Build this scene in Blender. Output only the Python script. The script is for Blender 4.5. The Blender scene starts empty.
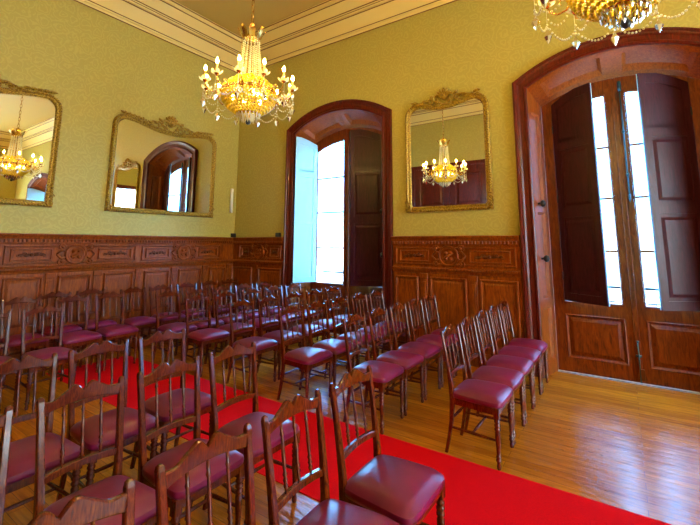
import bpy, math, random
from mathutils import Vector, Matrix
random.seed(7)
PI = math.pi
col = bpy.context.scene.collection
scene = bpy.context.scene

# ------------------------------------------------------------------ camera
cam_data = bpy.data.cameras.new('camera')
cam = bpy.data.objects.new('camera', cam_data)
col.objects.link(cam)
scene.camera = cam
R0 = (0.8278697926, 0.5609032290, 0.0043788308)
R1 = (-0.5555041502, 0.8187687885, 0.1450269289)
R2 = (0.0777608227, -0.1224958723, 0.9894180187)
cam.matrix_world = Matrix(((R0[0], R2[0], -R1[0], 0.0),
                           (R0[1], R2[1], -R1[1], 0.0),
                           (R0[2], R2[2], -R1[2], 1.6),
                           (0, 0, 0, 1)))
cam_data.sensor_fit = 'HORIZONTAL'
cam_data.sensor_width = 36.0
cam_data.lens = 396.31 / 700 * 36.0
cam_data.shift_x = (350 - 351.84) / 700
cam_data.shift_y = (185.5 - 262.5) / 700
cam_data.clip_start = 0.02
cam_data.clip_end = 300

# ------------------------------------------------------------------ world / exposure
world = bpy.data.worlds.new('sky')
scene.world = world
world.use_nodes = True
bgn = world.node_tree.nodes['Background']
bgn.inputs[0].default_value = (0.14, 0.47, 1.0, 1)
bgn.inputs[1].default_value = 15.0
sun_data = bpy.data.lights.new('sun', 'SUN')  # added sun behind the unseen curtained window, warming the left wall
sun_data.energy = 38.0
sun_data.color = (1.0, 0.93, 0.74)
sun_data.angle = math.radians(1.0)
sun = bpy.data.objects.new('sun', sun_data)
col.objects.link(sun)
sun.rotation_euler = Vector((-0.85, 0.25, -0.42)).to_track_quat('-Z', 'Y').to_euler()
scene.view_settings.view_transform = 'Standard'
scene.view_settings.look = 'None'
scene.view_settings.exposure = 1.2
scene.view_settings.gamma = 1.0
scene.view_settings.use_curve_mapping = False
BULB = 330.0

# ------------------------------------------------------------------ dimensions
D = 5.55          # window wall
XL = -6.74        # left wall
XR = 6.84         # right wall
YF = -0.12        # wall behind the camera
YG = 5.95         # plane of the door leaves
ZB = 5.34         # bottom of the cornice
ZC = 5.93         # ceiling
BAYS = [-4.12, 0.05, 4.20]

# ------------------------------------------------------------------ materials
def mat(name):
    m = bpy.data.materials.new(name)
    m.use_nodes = True
    nt = m.node_tree
    b = nt.nodes['Principled BSDF']
    return m, nt, b

def coords(nt, scale=(1, 1, 1), rot=(0, 0, 0), kind='Object'):
    tc = nt.nodes.new('ShaderNodeTexCoord')
    mp = nt.nodes.new('ShaderNodeMapping')
    mp.inputs['Scale'].default_value = scale
    mp.inputs['Rotation'].default_value = rot
    nt.links.new(tc.outputs[kind], mp.inputs['Vector'])
    return mp.outputs[0]

def noise(nt, vec, scale, detail=3, rough=0.55, dist=0.0):
    n = nt.nodes.new('ShaderNodeTexNoise')
    n.inputs['Scale'].default_value = scale
    n.inputs['Detail'].default_value = detail
    n.inputs['Roughness'].default_value = rough
    n.inputs['Distortion'].default_value = dist
    nt.links.new(vec, n.inputs['Vector'])
    return n.outputs['Fac']

def ramp(nt, fac, stops):
    r = nt.nodes.new('ShaderNodeValToRGB')
    e = r.color_ramp.elements
    while len(e) < len(stops):
        e.new(0.5)
    for k, (p, c) in enumerate(stops):
        e[k].position = p
        e[k].color = (*c, 1)
    nt.links.new(fac, r.inputs[0])
    return r.outputs[0]

def bump(nt, b, fac, strength, dist=0.01):
    bp = nt.nodes.new('ShaderNodeBump')
    bp.inputs['Strength'].default_value = strength
    bp.inputs['Distance'].default_value = dist
    nt.links.new(fac, bp.inputs['Height'])
    nt.links.new(bp.outputs[0], b.inputs['Normal'])

def wood(name, dark, mid, light, rough=0.3, scale=(6, 6, 0.9), coat=0.0, freq=6.0, bumpk=0.05, spec=0.25):
    m, nt, b = mat(name)
    v = coords(nt, scale)
    f = noise(nt, v, freq, 5, 0.6, 1.2)
    c = ramp(nt, f, [(0.28, dark), (0.5, mid), (0.75, light)])
    nt.links.new(c, b.inputs['Base Color'])
    b.inputs['Roughness'].default_value = rough
    b.inputs['Coat Weight'].default_value = coat
    b.inputs['Specular IOR Level'].default_value = spec
    b.inputs['Coat Roughness'].default_value = 0.15
    bump(nt, b, f, bumpk)
    return m

def plain(name, c, rough=0.5, metal=0.0, **kw):
    m, nt, b = mat(name)
    b.inputs['Base Color'].default_value = (*c, 1)
    b.inputs['Roughness'].default_value = rough
    b.inputs['Metallic'].default_value = metal
    for k, v in kw.items():
        b.inputs[k.replace('_', ' ')].default_value = v
    v = coords(nt, (1, 1, 1))
    f = noise(nt, v, 40, 2)
    bump(nt, b, f, 0.03)
    return m

M = {}
M['panel'] = wood('carved_oak', (0.11, 0.016, 0.001), (0.25, 0.045, 0.002), (0.44, 0.105, 0.004), 0.4, coat=0.0)
M['panel_dark'] = wood('oak_dark_carving', (0.07, 0.014, 0.001), (0.11, 0.022, 0.002), (0.15, 0.032, 0.003), 0.4)
M['frame'] = wood('mahogany_casing', (0.045, 0.004, 0.002), (0.10, 0.009, 0.004), (0.17, 0.018, 0.006), 0.32, coat=0.1)
M['reveal'] = wood('reveal_wood', (0.15, 0.027, 0.002), (0.27, 0.058, 0.004), (0.40, 0.10, 0.008), 0.45)
M['paint'] = plain('pale_shutter_paint', (0.33, 0.58, 0.66), 0.4)
M['door'] = wood('door_wood', (0.08, 0.009, 0.001), (0.18, 0.027, 0.002), (0.29, 0.054, 0.003), 0.35, coat=0.1)
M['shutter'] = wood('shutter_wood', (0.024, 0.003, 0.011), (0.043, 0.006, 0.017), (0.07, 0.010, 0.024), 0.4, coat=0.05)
M['chair'] = wood('chair_wood', (0.04, 0.004, 0.001), (0.12, 0.014, 0.002), (0.27, 0.044, 0.003), 0.16, (20, 20, 3), coat=0.3, spec=0.5)
M['brass'] = plain('brass', (0.70, 0.45, 0.12), 0.25, 1.0)
M['dark_iron'] = plain('dark_iron', (0.03, 0.035, 0.04), 0.4, 0.6)
M['green_bolt'] = plain('aged_bolt_metal', (0.05, 0.09, 0.09), 0.35, 0.7)
M['plastic'] = plain('white_plastic', (0.75, 0.72, 0.6), 0.4)
M['black'] = plain('black_plastic', (0.02, 0.02, 0.025), 0.4)
M['marble'] = plain('threshold_marble', (0.45, 0.5, 0.52), 0.3)
M['candle'] = plain('candle_sleeve', (0.85, 0.6, 0.2), 0.4)

# leather
m, nt, b = mat('burgundy_leather')
v = coords(nt, (1, 1, 1))
f = noise(nt, v, 90, 3)
c = ramp(nt, noise(nt, v, 5, 2), [(0.3, (0.17, 0.004, 0.042)), (0.7, (0.25, 0.007, 0.064))])
nt.links.new(c, b.inputs['Base Color'])
b.inputs['Roughness'].default_value = 0.34
b.inputs['Coat Weight'].default_value = 0.2
b.inputs['Coat Roughness'].default_value = 0.3
bump(nt, b, f, 0.08, 0.004)
M['leather'] = m

# gilded carving
m, nt, b = mat('gilt_plaster')
v = coords(nt, (1, 1, 1))
f = noise(nt, v, 55, 4, 0.6)
c = ramp(nt, f, [(0.34, (0.12, 0.06, 0.005)), (0.55, (0.42, 0.25, 0.018)), (0.75, (0.78, 0.54, 0.06))])
nt.links.new(c, b.inputs['Base Color'])
b.inputs['Metallic'].default_value = 0.4
b.inputs['Roughness'].default_value = 0.36
bump(nt, b, f, 0.5, 0.01)
M['gilt'] = m

m, nt, b = mat('mirror_silvering')
b.inputs['Base Color'].default_value = (0.86, 0.88, 0.82, 1)
b.inputs['Metallic'].default_value = 1.0
b.inputs['Roughness'].default_value = 0.01
M['mirror'] = m

# damask wallpaper
def wallpaper(name):
    m, nt, b = mat(name)
    v = coords(nt, (1, 1, 1))
    nz = nt.nodes.new('ShaderNodeTexNoise')
    nz.inputs['Scale'].default_value = 9.0
    nt.links.new(v, nz.inputs['Vector'])
    mixv = nt.nodes.new('ShaderNodeMixRGB')
    mixv.blend_type = 'ADD'
    mixv.inputs[0].default_value = 0.16
    nt.links.new(v, mixv.inputs[1]); nt.links.new(nz.outputs['Color'], mixv.inputs[2])
    w = nt.nodes.new('ShaderNodeTexVoronoi')
    w.feature = 'F1'
    w.inputs['Scale'].default_value = 5.2
    w.inputs['Randomness'].default_value = 0.45
    nt.links.new(mixv.outputs[0], w.inputs['Vector'])
    sn = nt.nodes.new('ShaderNodeMath'); sn.operation = 'MULTIPLY'; sn.inputs[1].default_value = 26.0
    nt.links.new(w.outputs['Distance'], sn.inputs[0])
    mul = nt.nodes.new('ShaderNodeMath'); mul.operation = 'SINE'
    nt.links.new(sn.outputs[0], mul.inputs[0])
    c = ramp(nt, mul.outputs[0], [(0.0, (0.455, 0.362, 0.070)), (0.35, (0.475, 0.38, 0.075)), (0.9, (0.505, 0.408, 0.085))])
    nt.links.new(c, b.inputs['Base Color'])
    b.inputs['Roughness'].default_value = 0.55
    bump(nt, b, mul.outputs[0], 0.04, 0.01)
    return m
M['wall'] = wallpaper('damask_wallpaper')
M['ceiling'] = plain('ceiling_paint', (0.58, 0.40, 0.10), 0.6)
M['cornice'] = plain('cornice_paint', (0.80, 0.60, 0.20), 0.5)
M['cornice_line'] = plain('cornice_gilt_line', (0.22, 0.08, 0.01), 0.5)

# plank floor: boards run along x
m, nt, b = mat('varnished_planks')
v = coords(nt, (1, 1, 1))
b.inputs['Specular IOR Level'].default_value = 0.36
br = nt.nodes.new('ShaderNodeTexBrick')
br.offset = 0.37
br.inputs['Color1'].default_value = (0.46, 0.130, 0.005, 1)
br.inputs['Color2'].default_value = (0.68, 0.225, 0.010, 1)
br.inputs['Mortar'].default_value = (0.16, 0.05, 0.01, 1)
br.inputs['Scale'].default_value = 1.0
br.inputs['Mortar Size'].default_value = 0.0018
br.inputs['Mortar Smooth'].default_value = 0.4
br.inputs['Bias'].default_value = 0.0
br.inputs['Brick Width'].default_value = 2.3
br.inputs['Row Height'].default_value = 0.085
nt.links.new(v, br.inputs['Vector'])
v2 = coords(nt, (1.2, 14, 1))
f = noise(nt, v2, 3, 5, 0.6, 0.8)
g = ramp(nt, f, [(0.25, (0.55, 0.45, 0.35)), (0.7, (1.25, 1.2, 1.1))])
mx = nt.nodes.new('ShaderNodeMixRGB')
mx.blend_type = 'MULTIPLY'
mx.inputs[0].default_value = 0.8
nt.links.new(br.outputs['Color'], mx.inputs[1])
nt.links.new(g, mx.inputs[2])
nt.links.new(mx.outputs[0], b.inputs['Base Color'])
b.inputs['Roughness'].default_value = 0.22
b.inputs['Coat Weight'].default_value = 0.0
b.inputs['Coat Roughness'].default_value = 0.14
v3 = coords(nt, (1.5, 7, 1))
f3 = noise(nt, v3, 3.0, 3, 0.6)
bump(nt, b, f3, 0.35, 0.02)
M['floor'] = m

m, nt, b = mat('red_carpet_pile')
v = coords(nt, (1, 1, 1))
f = noise(nt, v, 260, 2)
c = ramp(nt, f, [(0.3, (0.66, 0.0, 0.004)), (0.7, (0.90, 0.001, 0.006))])
nt.links.new(c, b.inputs['Base Color'])
b.inputs['Roughness'].default_value = 0.95
b.inputs['Specular IOR Level'].default_value = 0.1
bump(nt, b, f, 0.6, 0.004)
M['carpet'] = m

# glass pane: clear with a slight reflection
def pane_material():
    m = bpy.data.materials.new('window_glass')
    m.use_nodes = True
    nt = m.node_tree
    nt.nodes.clear()
    o = nt.nodes.new('ShaderNodeOutputMaterial')
    t = nt.nodes.new('ShaderNodeBsdfTransparent')
    t.inputs[0].default_value = (0.96, 0.98, 0.98, 1)
    g = nt.nodes.new('ShaderNodeBsdfGlossy')
    g.inputs['Roughness'].default_value = 0.02
    x = nt.nodes.new('ShaderNodeMixShader')
    x.inputs[0].default_value = 0.06
    nt.links.new(t.outputs[0], x.inputs[1])
    nt.links.new(g.outputs[0], x.inputs[2])
    nt.links.new(x.outputs[0], o.inputs[0])
    return m
M['glass'] = pane_material()

def crystal(name, colr, trans):
    m = bpy.data.materials.new(name)
    m.use_nodes = True
    nt = m.node_tree
    nt.nodes.clear()
    o = nt.nodes.new('ShaderNodeOutputMaterial')
    t = nt.nodes.new('ShaderNodeBsdfTranslucent')
    t.inputs[0].default_value = (*colr, 1)
    d = nt.nodes.new('ShaderNodeBsdfDiffuse')
    d.inputs[0].default_value = (*colr, 1)
    g = nt.nodes.new('ShaderNodeBsdfGlossy')
    g.inputs['Roughness'].default_value = 0.08
    x = nt.nodes.new('ShaderNodeMixShader')
    x.inputs[0].default_value = trans
    nt.links.new(d.outputs[0], x.inputs[1])
    nt.links.new(t.outputs[0], x.inputs[2])
    fr = nt.nodes.new('ShaderNodeFresnel')
    fr.inputs[0].default_value = 2.1
    y = nt.nodes.new('ShaderNodeMixShader')
    nt.links.new(fr.outputs[0], y.inputs[0])
    nt.links.new(x.outputs[0], y.inputs[1])
    nt.links.new(g.outputs[0], y.inputs[2])
    nt.links.new(y.outputs[0], o.inputs[0])
    return m
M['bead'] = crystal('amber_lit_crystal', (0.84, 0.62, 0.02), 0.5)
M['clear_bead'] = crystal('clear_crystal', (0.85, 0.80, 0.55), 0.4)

def fill_curtain_material():
    m = bpy.data.materials.new('fill_voile')
    m.use_nodes = True
    nt = m.node_tree
    nt.nodes.clear()
    o = nt.nodes.new('ShaderNodeOutputMaterial')
    t = nt.nodes.new('ShaderNodeBsdfTranslucent')
    t.inputs[0].default_value = (0.85, 0.80, 0.68, 1)
    d = nt.nodes.new('ShaderNodeBsdfDiffuse')
    d.inputs[0].default_value = (0.8, 0.75, 0.62, 1)
    x = nt.nodes.new('ShaderNodeMixShader')
    x.inputs[0].default_value = 0.75
    nt.links.new(d.outputs[0], x.inputs[1]); nt.links.new(t.outputs[0], x.inputs[2])
    nt.links.new(x.outputs[0], o.inputs[0])
    return m
M['fill_curtain'] = fill_curtain_material()  # unseen voile, added as a warm diffuse light source

def emit(name, c, s):
    m = bpy.data.materials.new(name)
    m.use_nodes = True
    nt = m.node_tree
    nt.nodes.clear()
    o = nt.nodes.new('ShaderNodeOutputMaterial')
    e = nt.nodes.new('ShaderNodeEmission')
    e.inputs[0].default_value = (*c, 1)
    e.inputs[1].default_value = s
    nt.links.new(e.outputs[0], o.inputs[0])
    return m
M['bowl_bulb'] = emit('bowl_lamp', (1.0, 0.72, 0.16), BULB * 0.10)
M['bulb'] = emit('flame_bulb', (1.0, 0.68, 0.17), BULB)

# facade outside
m, nt, b = mat('pale_facade')
b.inputs['Base Color'].default_value = (0.85, 0.84, 0.80, 1)
b.inputs['Roughness'].default_value = 0.9
M['facade'] = m
M['facade_window'] = plain('facade_window', (0.42, 0.45, 0.48), 0.4)
M['street'] = plain('street_paving', (0.30, 0.29, 0.28), 0.9)

# ------------------------------------------------------------------ mesh helpers
class MB:
    def __init__(s):
        s.v = []; s.f = []; s.mi = []; s.sm = []; s.cur = 0; s.smooth = False
    def add(s, vs, fs):
        o = len(s.v)
        s.v += [tuple(p) for p in vs]
        for f in fs:
            s.f.append([i + o for i in f]); s.mi.append(s.cur); s.sm.append(s.smooth)
    def box(s, x0, x1, y0, y1, z0, z1, c=0.0):
        if c <= 0:
            vs = [(x, y, z) for x in (x0, x1) for y in (y0, y1) for z in (z0, z1)]
            s.add(vs, [(0, 1, 3, 2), (4, 6, 7, 5), (0, 4, 5, 1), (2, 3, 7, 6), (0, 2, 6, 4), (1, 5, 7, 3)])
            return
        rings = []
        for (z, k) in ((z0, c), (z0 + c, 0), (z1 - c, 0), (z1, c)):
            a0, a1, b0, b1 = x0 + k, x1 - k, y0 + k, y1 - k
            e = c if k == 0 else c * 0.6
            rings.append([(a0 + e, b0, z), (a1 - e, b0, z), (a1, b0 + e, z), (a1, b1 - e, z),
                          (a1 - e, b1, z), (a0 + e, b1, z), (a0, b1 - e, z), (a0, b0 + e, z)])
        s.loft(rings, True, True)
    def loft(s, rings, closed=True, caps=True):
        n = len(rings[0]); vs = [p for r in rings for p in r]; fs = []
        for i in range(len(rings) - 1):
            for j in range(n if closed else n - 1):
                a = i * n + j; b2 = i * n + (j + 1) % n
                fs.append((a, b2, b2 + n, a + n))
        if caps:
            fs.append(tuple(reversed(range(n))))
            fs.append(tuple(range((len(rings) - 1) * n, len(rings) * n)))
        s.add(vs, fs)
    def lathe(s, prof, cx=0, cy=0, cz=0, n=12, axis='z', caps=True):
        rings = []
        for (r, h) in prof:
            ring = []
            for k in range(n):
                a = 2 * PI * k / n
                if axis == 'z': ring.append((cx + r * math.cos(a), cy + r * math.sin(a), cz + h))
                elif axis == 'y': ring.append((cx + r * math.cos(a), cy + h, cz + r * math.sin(a)))
                else: ring.append((cx + h, cy + r * math.cos(a), cz + r * math.sin(a)))
            rings.append(ring)
        s.loft(rings, True, caps)
    def ball(s, c, r, n=6, m=4, sz=1.0):
        prof = []
        for i in range(m + 1):
            a = -PI / 2 + PI * i / m
            prof.append((max(r * math.cos(a), r * 0.02), r * sz * math.sin(a)))
        s.lathe(prof, c[0], c[1], c[2], n)
    def tube(s, pts, r, n=6, caps=True):
        pts = [Vector(p) for p in pts]; rings = []
        rr = r if isinstance(r, (list, tuple)) else [r] * len(pts)
        up = Vector((0, 0, 1)); prev = None
        for i, p in enumerate(pts):
            t = (pts[min(i + 1, len(pts) - 1)] - pts[max(i - 1, 0)])
            if t.length < 1e-9: t = Vector((0, 0, 1))
            t.normalize()
            if prev is None:
                a = t.cross(up)
                if a.length < 1e-3: a = t.cross(Vector((1, 0, 0)))
                a.normalize()
            else:
                a = prev - t * prev.dot(t)
                if a.length < 1e-6: a = t.orthogonal()
                a.normalize()
            prev = a; b2 = t.cross(a)
            rings.append([tuple(p + (a * math.cos(2 * PI * k / n) + b2 * math.sin(2 * PI * k / n)) * rr[i]) for k in range(n)])
        s.loft(rings, True, caps)
    def sweep(s, path, prof, closed=False, plane='xz', base=0.0, capped=True):
        """path in 2D; prof = (offset along the left normal, height towards the viewer)"""
        n = len(path); rings = []
        for i in range(n):
            p = Vector(path[i])
            a = Vector(path[(i - 1) % n]) if (closed or i > 0) else None
            c = Vector(path[(i + 1) % n]) if (closed or i < n - 1) else None
            d1 = (p - a).normalized() if a is not None else (c - p).normalized()
            d2 = (c - p).normalized() if c is not None else d1
            n1 = Vector((-d1.y, d1.x)); n2 = Vector((-d2.y, d2.x))
            m_ = (n1 + n2)
            if m_.length < 1e-6: m_ = n1.copy()
            m_.normalize(); k = 1.0 / max(0.35, m_.dot(n1))
            ring = []
            for (o, h) in prof:
                q = p + m_ * (o * k)
                if plane == 'xz': ring.append((q.x, base - h, q.y))
                else: ring.append((q.x, q.y, base + h))
            rings.append(ring)
        if closed: rings.append(rings[0])
        s.loft(rings, False, False)
        if capped and not closed:
            s.add(rings[0], [tuple(range(len(prof)))])
            s.add(rings[-1], [tuple(reversed(range(len(prof))))])
    def poly(s, pts, y, flip=False):
        s.add([(p[0], y, p[1]) for p in pts], [tuple(range(len(pts))) if not flip else tuple(reversed(range(len(pts))))])
    def build(s, name, material, parent=None, loc=None, rz=0.0, fix=True):
        me = bpy.data.meshes.new(name)
        me.from_pydata(s.v, [], s.f)
        mats = material if isinstance(material, (list, tuple)) else [material]
        for k in mats: me.materials.append(k)
        me.polygons.foreach_set('material_index', s.mi)
        me.polygons.foreach_set('use_smooth', s.sm)
        me.update()
        o = bpy.data.objects.new(name, me)
        col.objects.link(o)
        if parent is not None: o.parent = parent
        if loc is not None: o.location = loc
        o.rotation_euler = (0, 0, rz)
        return o

def tag(o, label=None, cat=None, group=None, kind=None):
    if label: o['label'] = label
    if cat: o['category'] = cat
    if group: o['group'] = group
    if kind: o['kind'] = kind
    return o
def empty(name, loc=(0, 0, 0), rz=0.0, parent=None):
    o = bpy.data.objects.new(name, None)
    o.empty_display_size = 0.1
    col.objects.link(o)
    o.location = loc
    o.rotation_euler = (0, 0, rz)
    if parent is not None: o.parent = parent
    return o
def kids(o): return [c for c in o.children]
def copy_tree(o, parent=None):
    c = o.copy(); col.objects.link(c)
    if parent is not None: c.parent = parent
    for ch in kids(o): copy_tree(ch, c)
    return c

def arch_pts(hw, zs, zc, n=24, x0=0.0):
    """points of a segmental arch from left spring to right spring"""
    r_ = zc - zs; rad = (hw * hw + r_ * r_) / (2 * r_); cz = zc - rad
    a0 = math.asin(hw / rad)
    return [(x0 + rad * math.sin(-a0 + 2 * a0 * i / n), cz + rad * math.cos(-a0 + 2 * a0 * i / n)) for i in range(n + 1)]
def arch_z(x, hw, zs, zc):
    r_ = zc - zs; rad = (hw * hw + r_ * r_) / (2 * r_)
    return zc - rad + math.sqrt(max(rad * rad - x * x, 0))

# casing / opening geometry shared by the three bays
HWI, ZSI, ZCI = 0.965, 3.68, 3.96        # opening at the wall face
HWG, ZSG, ZCG = 0.865, 3.52, 3.75        # opening at the door leaves

# ------------------------------------------------------------------ shell
mb = MB()
mb.box(XL - 0.1, XR + 0.1, YF - 0.1, 6.05, -0.12, 0.0)
tag(mb.build('floor', M['floor']), 'varnished golden plank floor', kind='structure')

mb = MB()
N = 24
edges = [XL - 0.1]
for bx in BAYS:
    edges += [bx - HWI, bx + HWI]
edges.append(XR + 0.1)
top = ZC + 0.1
for i in range(0, len(edges), 2):
    mb.add([(edges[i], D, 0), (edges[i + 1], D, 0), (edges[i + 1], D, top), (edges[i], D, top)], [(0, 1, 2, 3)])
for bx in BAYS:
    a = arch_pts(HWI, ZSI, ZCI, N, bx)
    for i in range(N):
        mb.add([(a[i][0], D, a[i][1]), (a[i + 1][0], D, a[i + 1][1]), (a[i + 1][0], D, top), (a[i][0], D, top)], [(0, 1, 2, 3)])
# outer skin of the masonry, with the narrower openings
ye = 6.08
edges2 = [XL - 0.3]
for bx in BAYS: edges2 += [bx - HWG, bx + HWG]
edges2.append(XR + 0.3)
for i in range(0, len(edges2), 2):
    mb.add([(edges2[i], ye, -0.2), (edges2[i + 1], ye, -0.2), (edges2[i + 1], ye, top), (edges2[i], ye, top)], [(0, 1, 2, 3)])
for bx in BAYS:
    a = arch_pts(HWG, ZSG, ZCG, N, bx)
    for i in range(N):
        mb.add([(a[i][0], ye, a[i][1]), (a[i + 1][0], ye, a[i + 1][1]), (a[i + 1][0], ye, top), (a[i][0], ye, top)], [(0, 1, 2, 3)])
mb.add([(XL - 0.3, D, top), (XR + 0.3, D, top), (XR + 0.3, ye, top), (XL - 0.3, ye, top)], [(0, 1, 2, 3)])
for xx in (XL - 0.1, XR + 0.1):
    mb.add([(xx, D, -0.1), (xx, ye, -0.1), (xx, ye, top), (xx, D, top)], [(0, 1, 2, 3)])
tag(mb.build('wall_back', M['wall']), 'yellow damask papered wall with the arched openings', kind='structure')
mb = MB(); mb.box(XL - 0.1, XL, YF - 0.1, 6.08, 0, top)
tag(mb.build('wall_left', M['wall']), 'pale olive damask papered wall', kind='structure')
mb = MB()
RW = (0.4, 4.2, 0.3, 4.3)  # opening of the added out-of-view window, sized to light the left wall
mb.box(XR, XR + 0.1, YF - 0.1, RW[0], 0, top); mb.box(XR, XR + 0.1, RW[1], 6.08, 0, top)
mb.box(XR, XR + 0.1, RW[0], RW[1], 0, RW[2]); mb.box(XR, XR + 0.1, RW[0], RW[1], RW[3], top)
tag(mb.build('wall_right', M['wall']), 'damask papered wall at the far right end with an added window opening', kind='structure')
r = tag(empty('fill_window', (XR, (RW[0] + RW[1]) / 2, 0), -PI / 2), 'added unseen curtained window lighting the room from the right-hand end wall', kind='structure')
hw = (RW[1] - RW[0]) / 2
mb = MB(); mb.sweep([(-hw, RW[2]), (hw, RW[2]), (hw, RW[3]), (-hw, RW[3])], [(-0.12, 0.0), (-0.12, 0.05), (0, 0.05), (0.05, 0.03), (0.05, -0.1)], True, 'xz', 0)
mb.build('window_frame', M['frame'], r)
for k in (-1, 0, 1):
    mb = MB(); mb.box(k * 0.95 - 0.03, k * 0.8 + 0.03, 0.02, 0.07, RW[2], RW[3]); mb.build('mullion', M['frame'], r)
mb = MB(); mb.box(-hw, hw, 0.04, 0.045, RW[2], RW[3]); mb.build('pane', M['glass'], r)
mb = MB(); mb.smooth = True
for side in (0, 1):
    rows_ = []
    for z in (RW[2], RW[3]):
        rows_.append([((-hw + hw * side) + hw * i / 60, -0.01 + 0.03 * math.sin(i * 0.9), z) for i in range(61)])
    mb.loft(rows_, False, False)
mb.build('fill_curtain', M['fill_curtain'], r)
mb = MB(); mb.box(XL, XR, YF - 0.1, YF, 0, top)
tag(mb.build('wall_front', M['wall']), 'damask papered wall opposite the windows', kind='structure')
mb = MB(); mb.box(XL - 0.1, XR + 0.1, YF - 0.1, 6.08, ZC, ZC + 0.1)
tag(mb.build('ceiling', M['ceiling']), 'tan painted ceiling', kind='structure')

# coved cornice: three stepped mouldings with painted bands between
mb = MB()
rect = [(XL, YF), (XR, YF), (XR, D), (XL, D)]
cor = [(0.0, ZB - 0.03), (0.02, ZB - 0.03), (0.03, ZB), (0.05, ZB + 0.01), (0.05, ZB + 0.035), (0.035, ZB + 0.045),
       (0.16, ZB + 0.25), (0.165, ZB + 0.262), (0.195, ZB + 0.268), (0.20, ZB + 0.295), (0.185, ZB + 0.30), (0.205, ZB + 0.31), (0.205, ZB + 0.33),
       (0.31, ZB + 0.49), (0.315, ZB + 0.50), (0.335, ZB + 0.505), (0.34, ZB + 0.56), (0.36, ZB + 0.565), (0.365, ZC)]
mb.sweep(rect, cor, True, 'xy')
tag(mb.build('trim_1', M['cornice']), 'cream coved cornice running round the ceiling', kind='structure')
mb = MB()
for (o, z) in ((0.012, ZB - 0.034), (0.040, ZB + 0.050), (0.163, ZB + 0.255), (0.194, ZB + 0.303), (0.21, ZB + 0.336), (0.318, ZB + 0.497), (0.362, ZB + 0.568)):
    r_ = 0.011
    mb.sweep(rect, [(o + r_ * math.cos(t), z + r_ * math.sin(t)) for t in (0, PI / 2, PI, 3 * PI / 2, 2 * PI)], True, 'xy')
tag(mb.build('trim_2', M['cornice_line']), 'dark painted lines along the cornice', kind='structure')

# ------------------------------------------------------------------ carving helpers (local wall frame: x along, -y into room)
def frame_rect(mb, x0, x1, z0, z1, w=0.035, h=0.018, base=0.0):
    prof = [(0, 0), (0, h * 0.5), (w * 0.25, h), (w * 0.45, h), (w * 0.7, h * 0.35), (w, h * 0.3), (w, 0)]
    mb.sweep([(x0, z0), (x1, z0), (x1, z1), (x0, z1)], prof, True, 'xz', base)
def raised(mb, x0, x1, z0, z1, h=0.012, c=0.03, base=0.0):
    mb.add([(x0, base, z0), (x1, base, z0), (x1, base, z1), (x0, base, z1),
            (x0 + c, base - h, z0 + c), (x1 - c, base - h, z0 + c), (x1 - c, base - h, z1 - c), (x0 + c, base - h, z1 - c)],
           [(0, 1, 5, 4), (1, 2, 6, 5), (2, 3, 7, 6), (3, 0, 4, 7), (4, 5, 6, 7)])
def scroll(mb, cx, cz, r, a0, turns, hand=1, y=-0.03, t=0.012, n=18):
    pts = []; rr = []
    for i in range(n + 1):
        u = i / n; a = a0 + hand * turns * 2 * PI * u; rad = r * (1 - 0.85 * u)
        pts.append((cx + rad * math.cos(a), y - 0.008 * math.sin(PI * u), cz + rad * math.sin(a)))
        rr.append(t * (1.0 - 0.55 * u) * (0.5 + 0.5 * min(1, u * 6)))
    mb.tube(pts, rr, 6)
def leaf(mb, x0, z0, ang, L, w, y=-0.03, h=0.02):
    """small carved acanthus leaf"""
    n = 5; ca, sa = math.cos(ang), math.sin(ang); rings = []
    for i in range(n + 1):
        u = i / n; ww = w * math.sin(PI * min(0.98, 0.12 + 0.86 * u)) ** 0.8
        px, pz = x0 + ca * L * u, z0 + sa * L * u
        bend = 0.25 * w * math.sin(u * PI)
        q = []
        for (k, hh) in ((-1, 0), (-0.5, 0.6), (0, 1), (0.5, 0.6), (1, 0)):
            q.append((px - sa * (ww * k + bend), y - h * hh * (0.4 + 0.6 * math.sin(PI * u)), pz + ca * (ww * k + bend)))
        rings.append(q)
    mb.loft(rings, False, False)
def foliate_strip(mb, x0, x1, z, hh, y):
    mid = (x0 + x1) / 2; L = (x1 - x0) / 2
    mb.smooth = True
    mb.lathe([(0.001, -0.026), (0.016, -0.022), (0.024, -0.008), (0.026, 0)], mid, y, z, 8, 'y')
    for s in (-1, 1):
        leaf(mb, mid + s * 0.02, z, 0 if s > 0 else PI, L * 0.38, hh * 0.35, y, 0.02)
        scroll(mb, mid + s * L * 0.42, z + hh * 0.1, hh * 0.42, PI if s > 0 else 0, 0.9, -s, y - 0.004, 0.009, 12)
        leaf(mb, mid + s * L * 0.5, z - hh * 0.1, 0.25 if s > 0 else PI - 0.25, L * 0.3, hh * 0.25, y, 0.016)
        scroll(mb, mid + s * L * 0.78, z - hh * 0.05, hh * 0.32, PI if s > 0 else 0, 0.8, s, y - 0.004, 0.008, 12)
    mb.smooth = False
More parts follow.
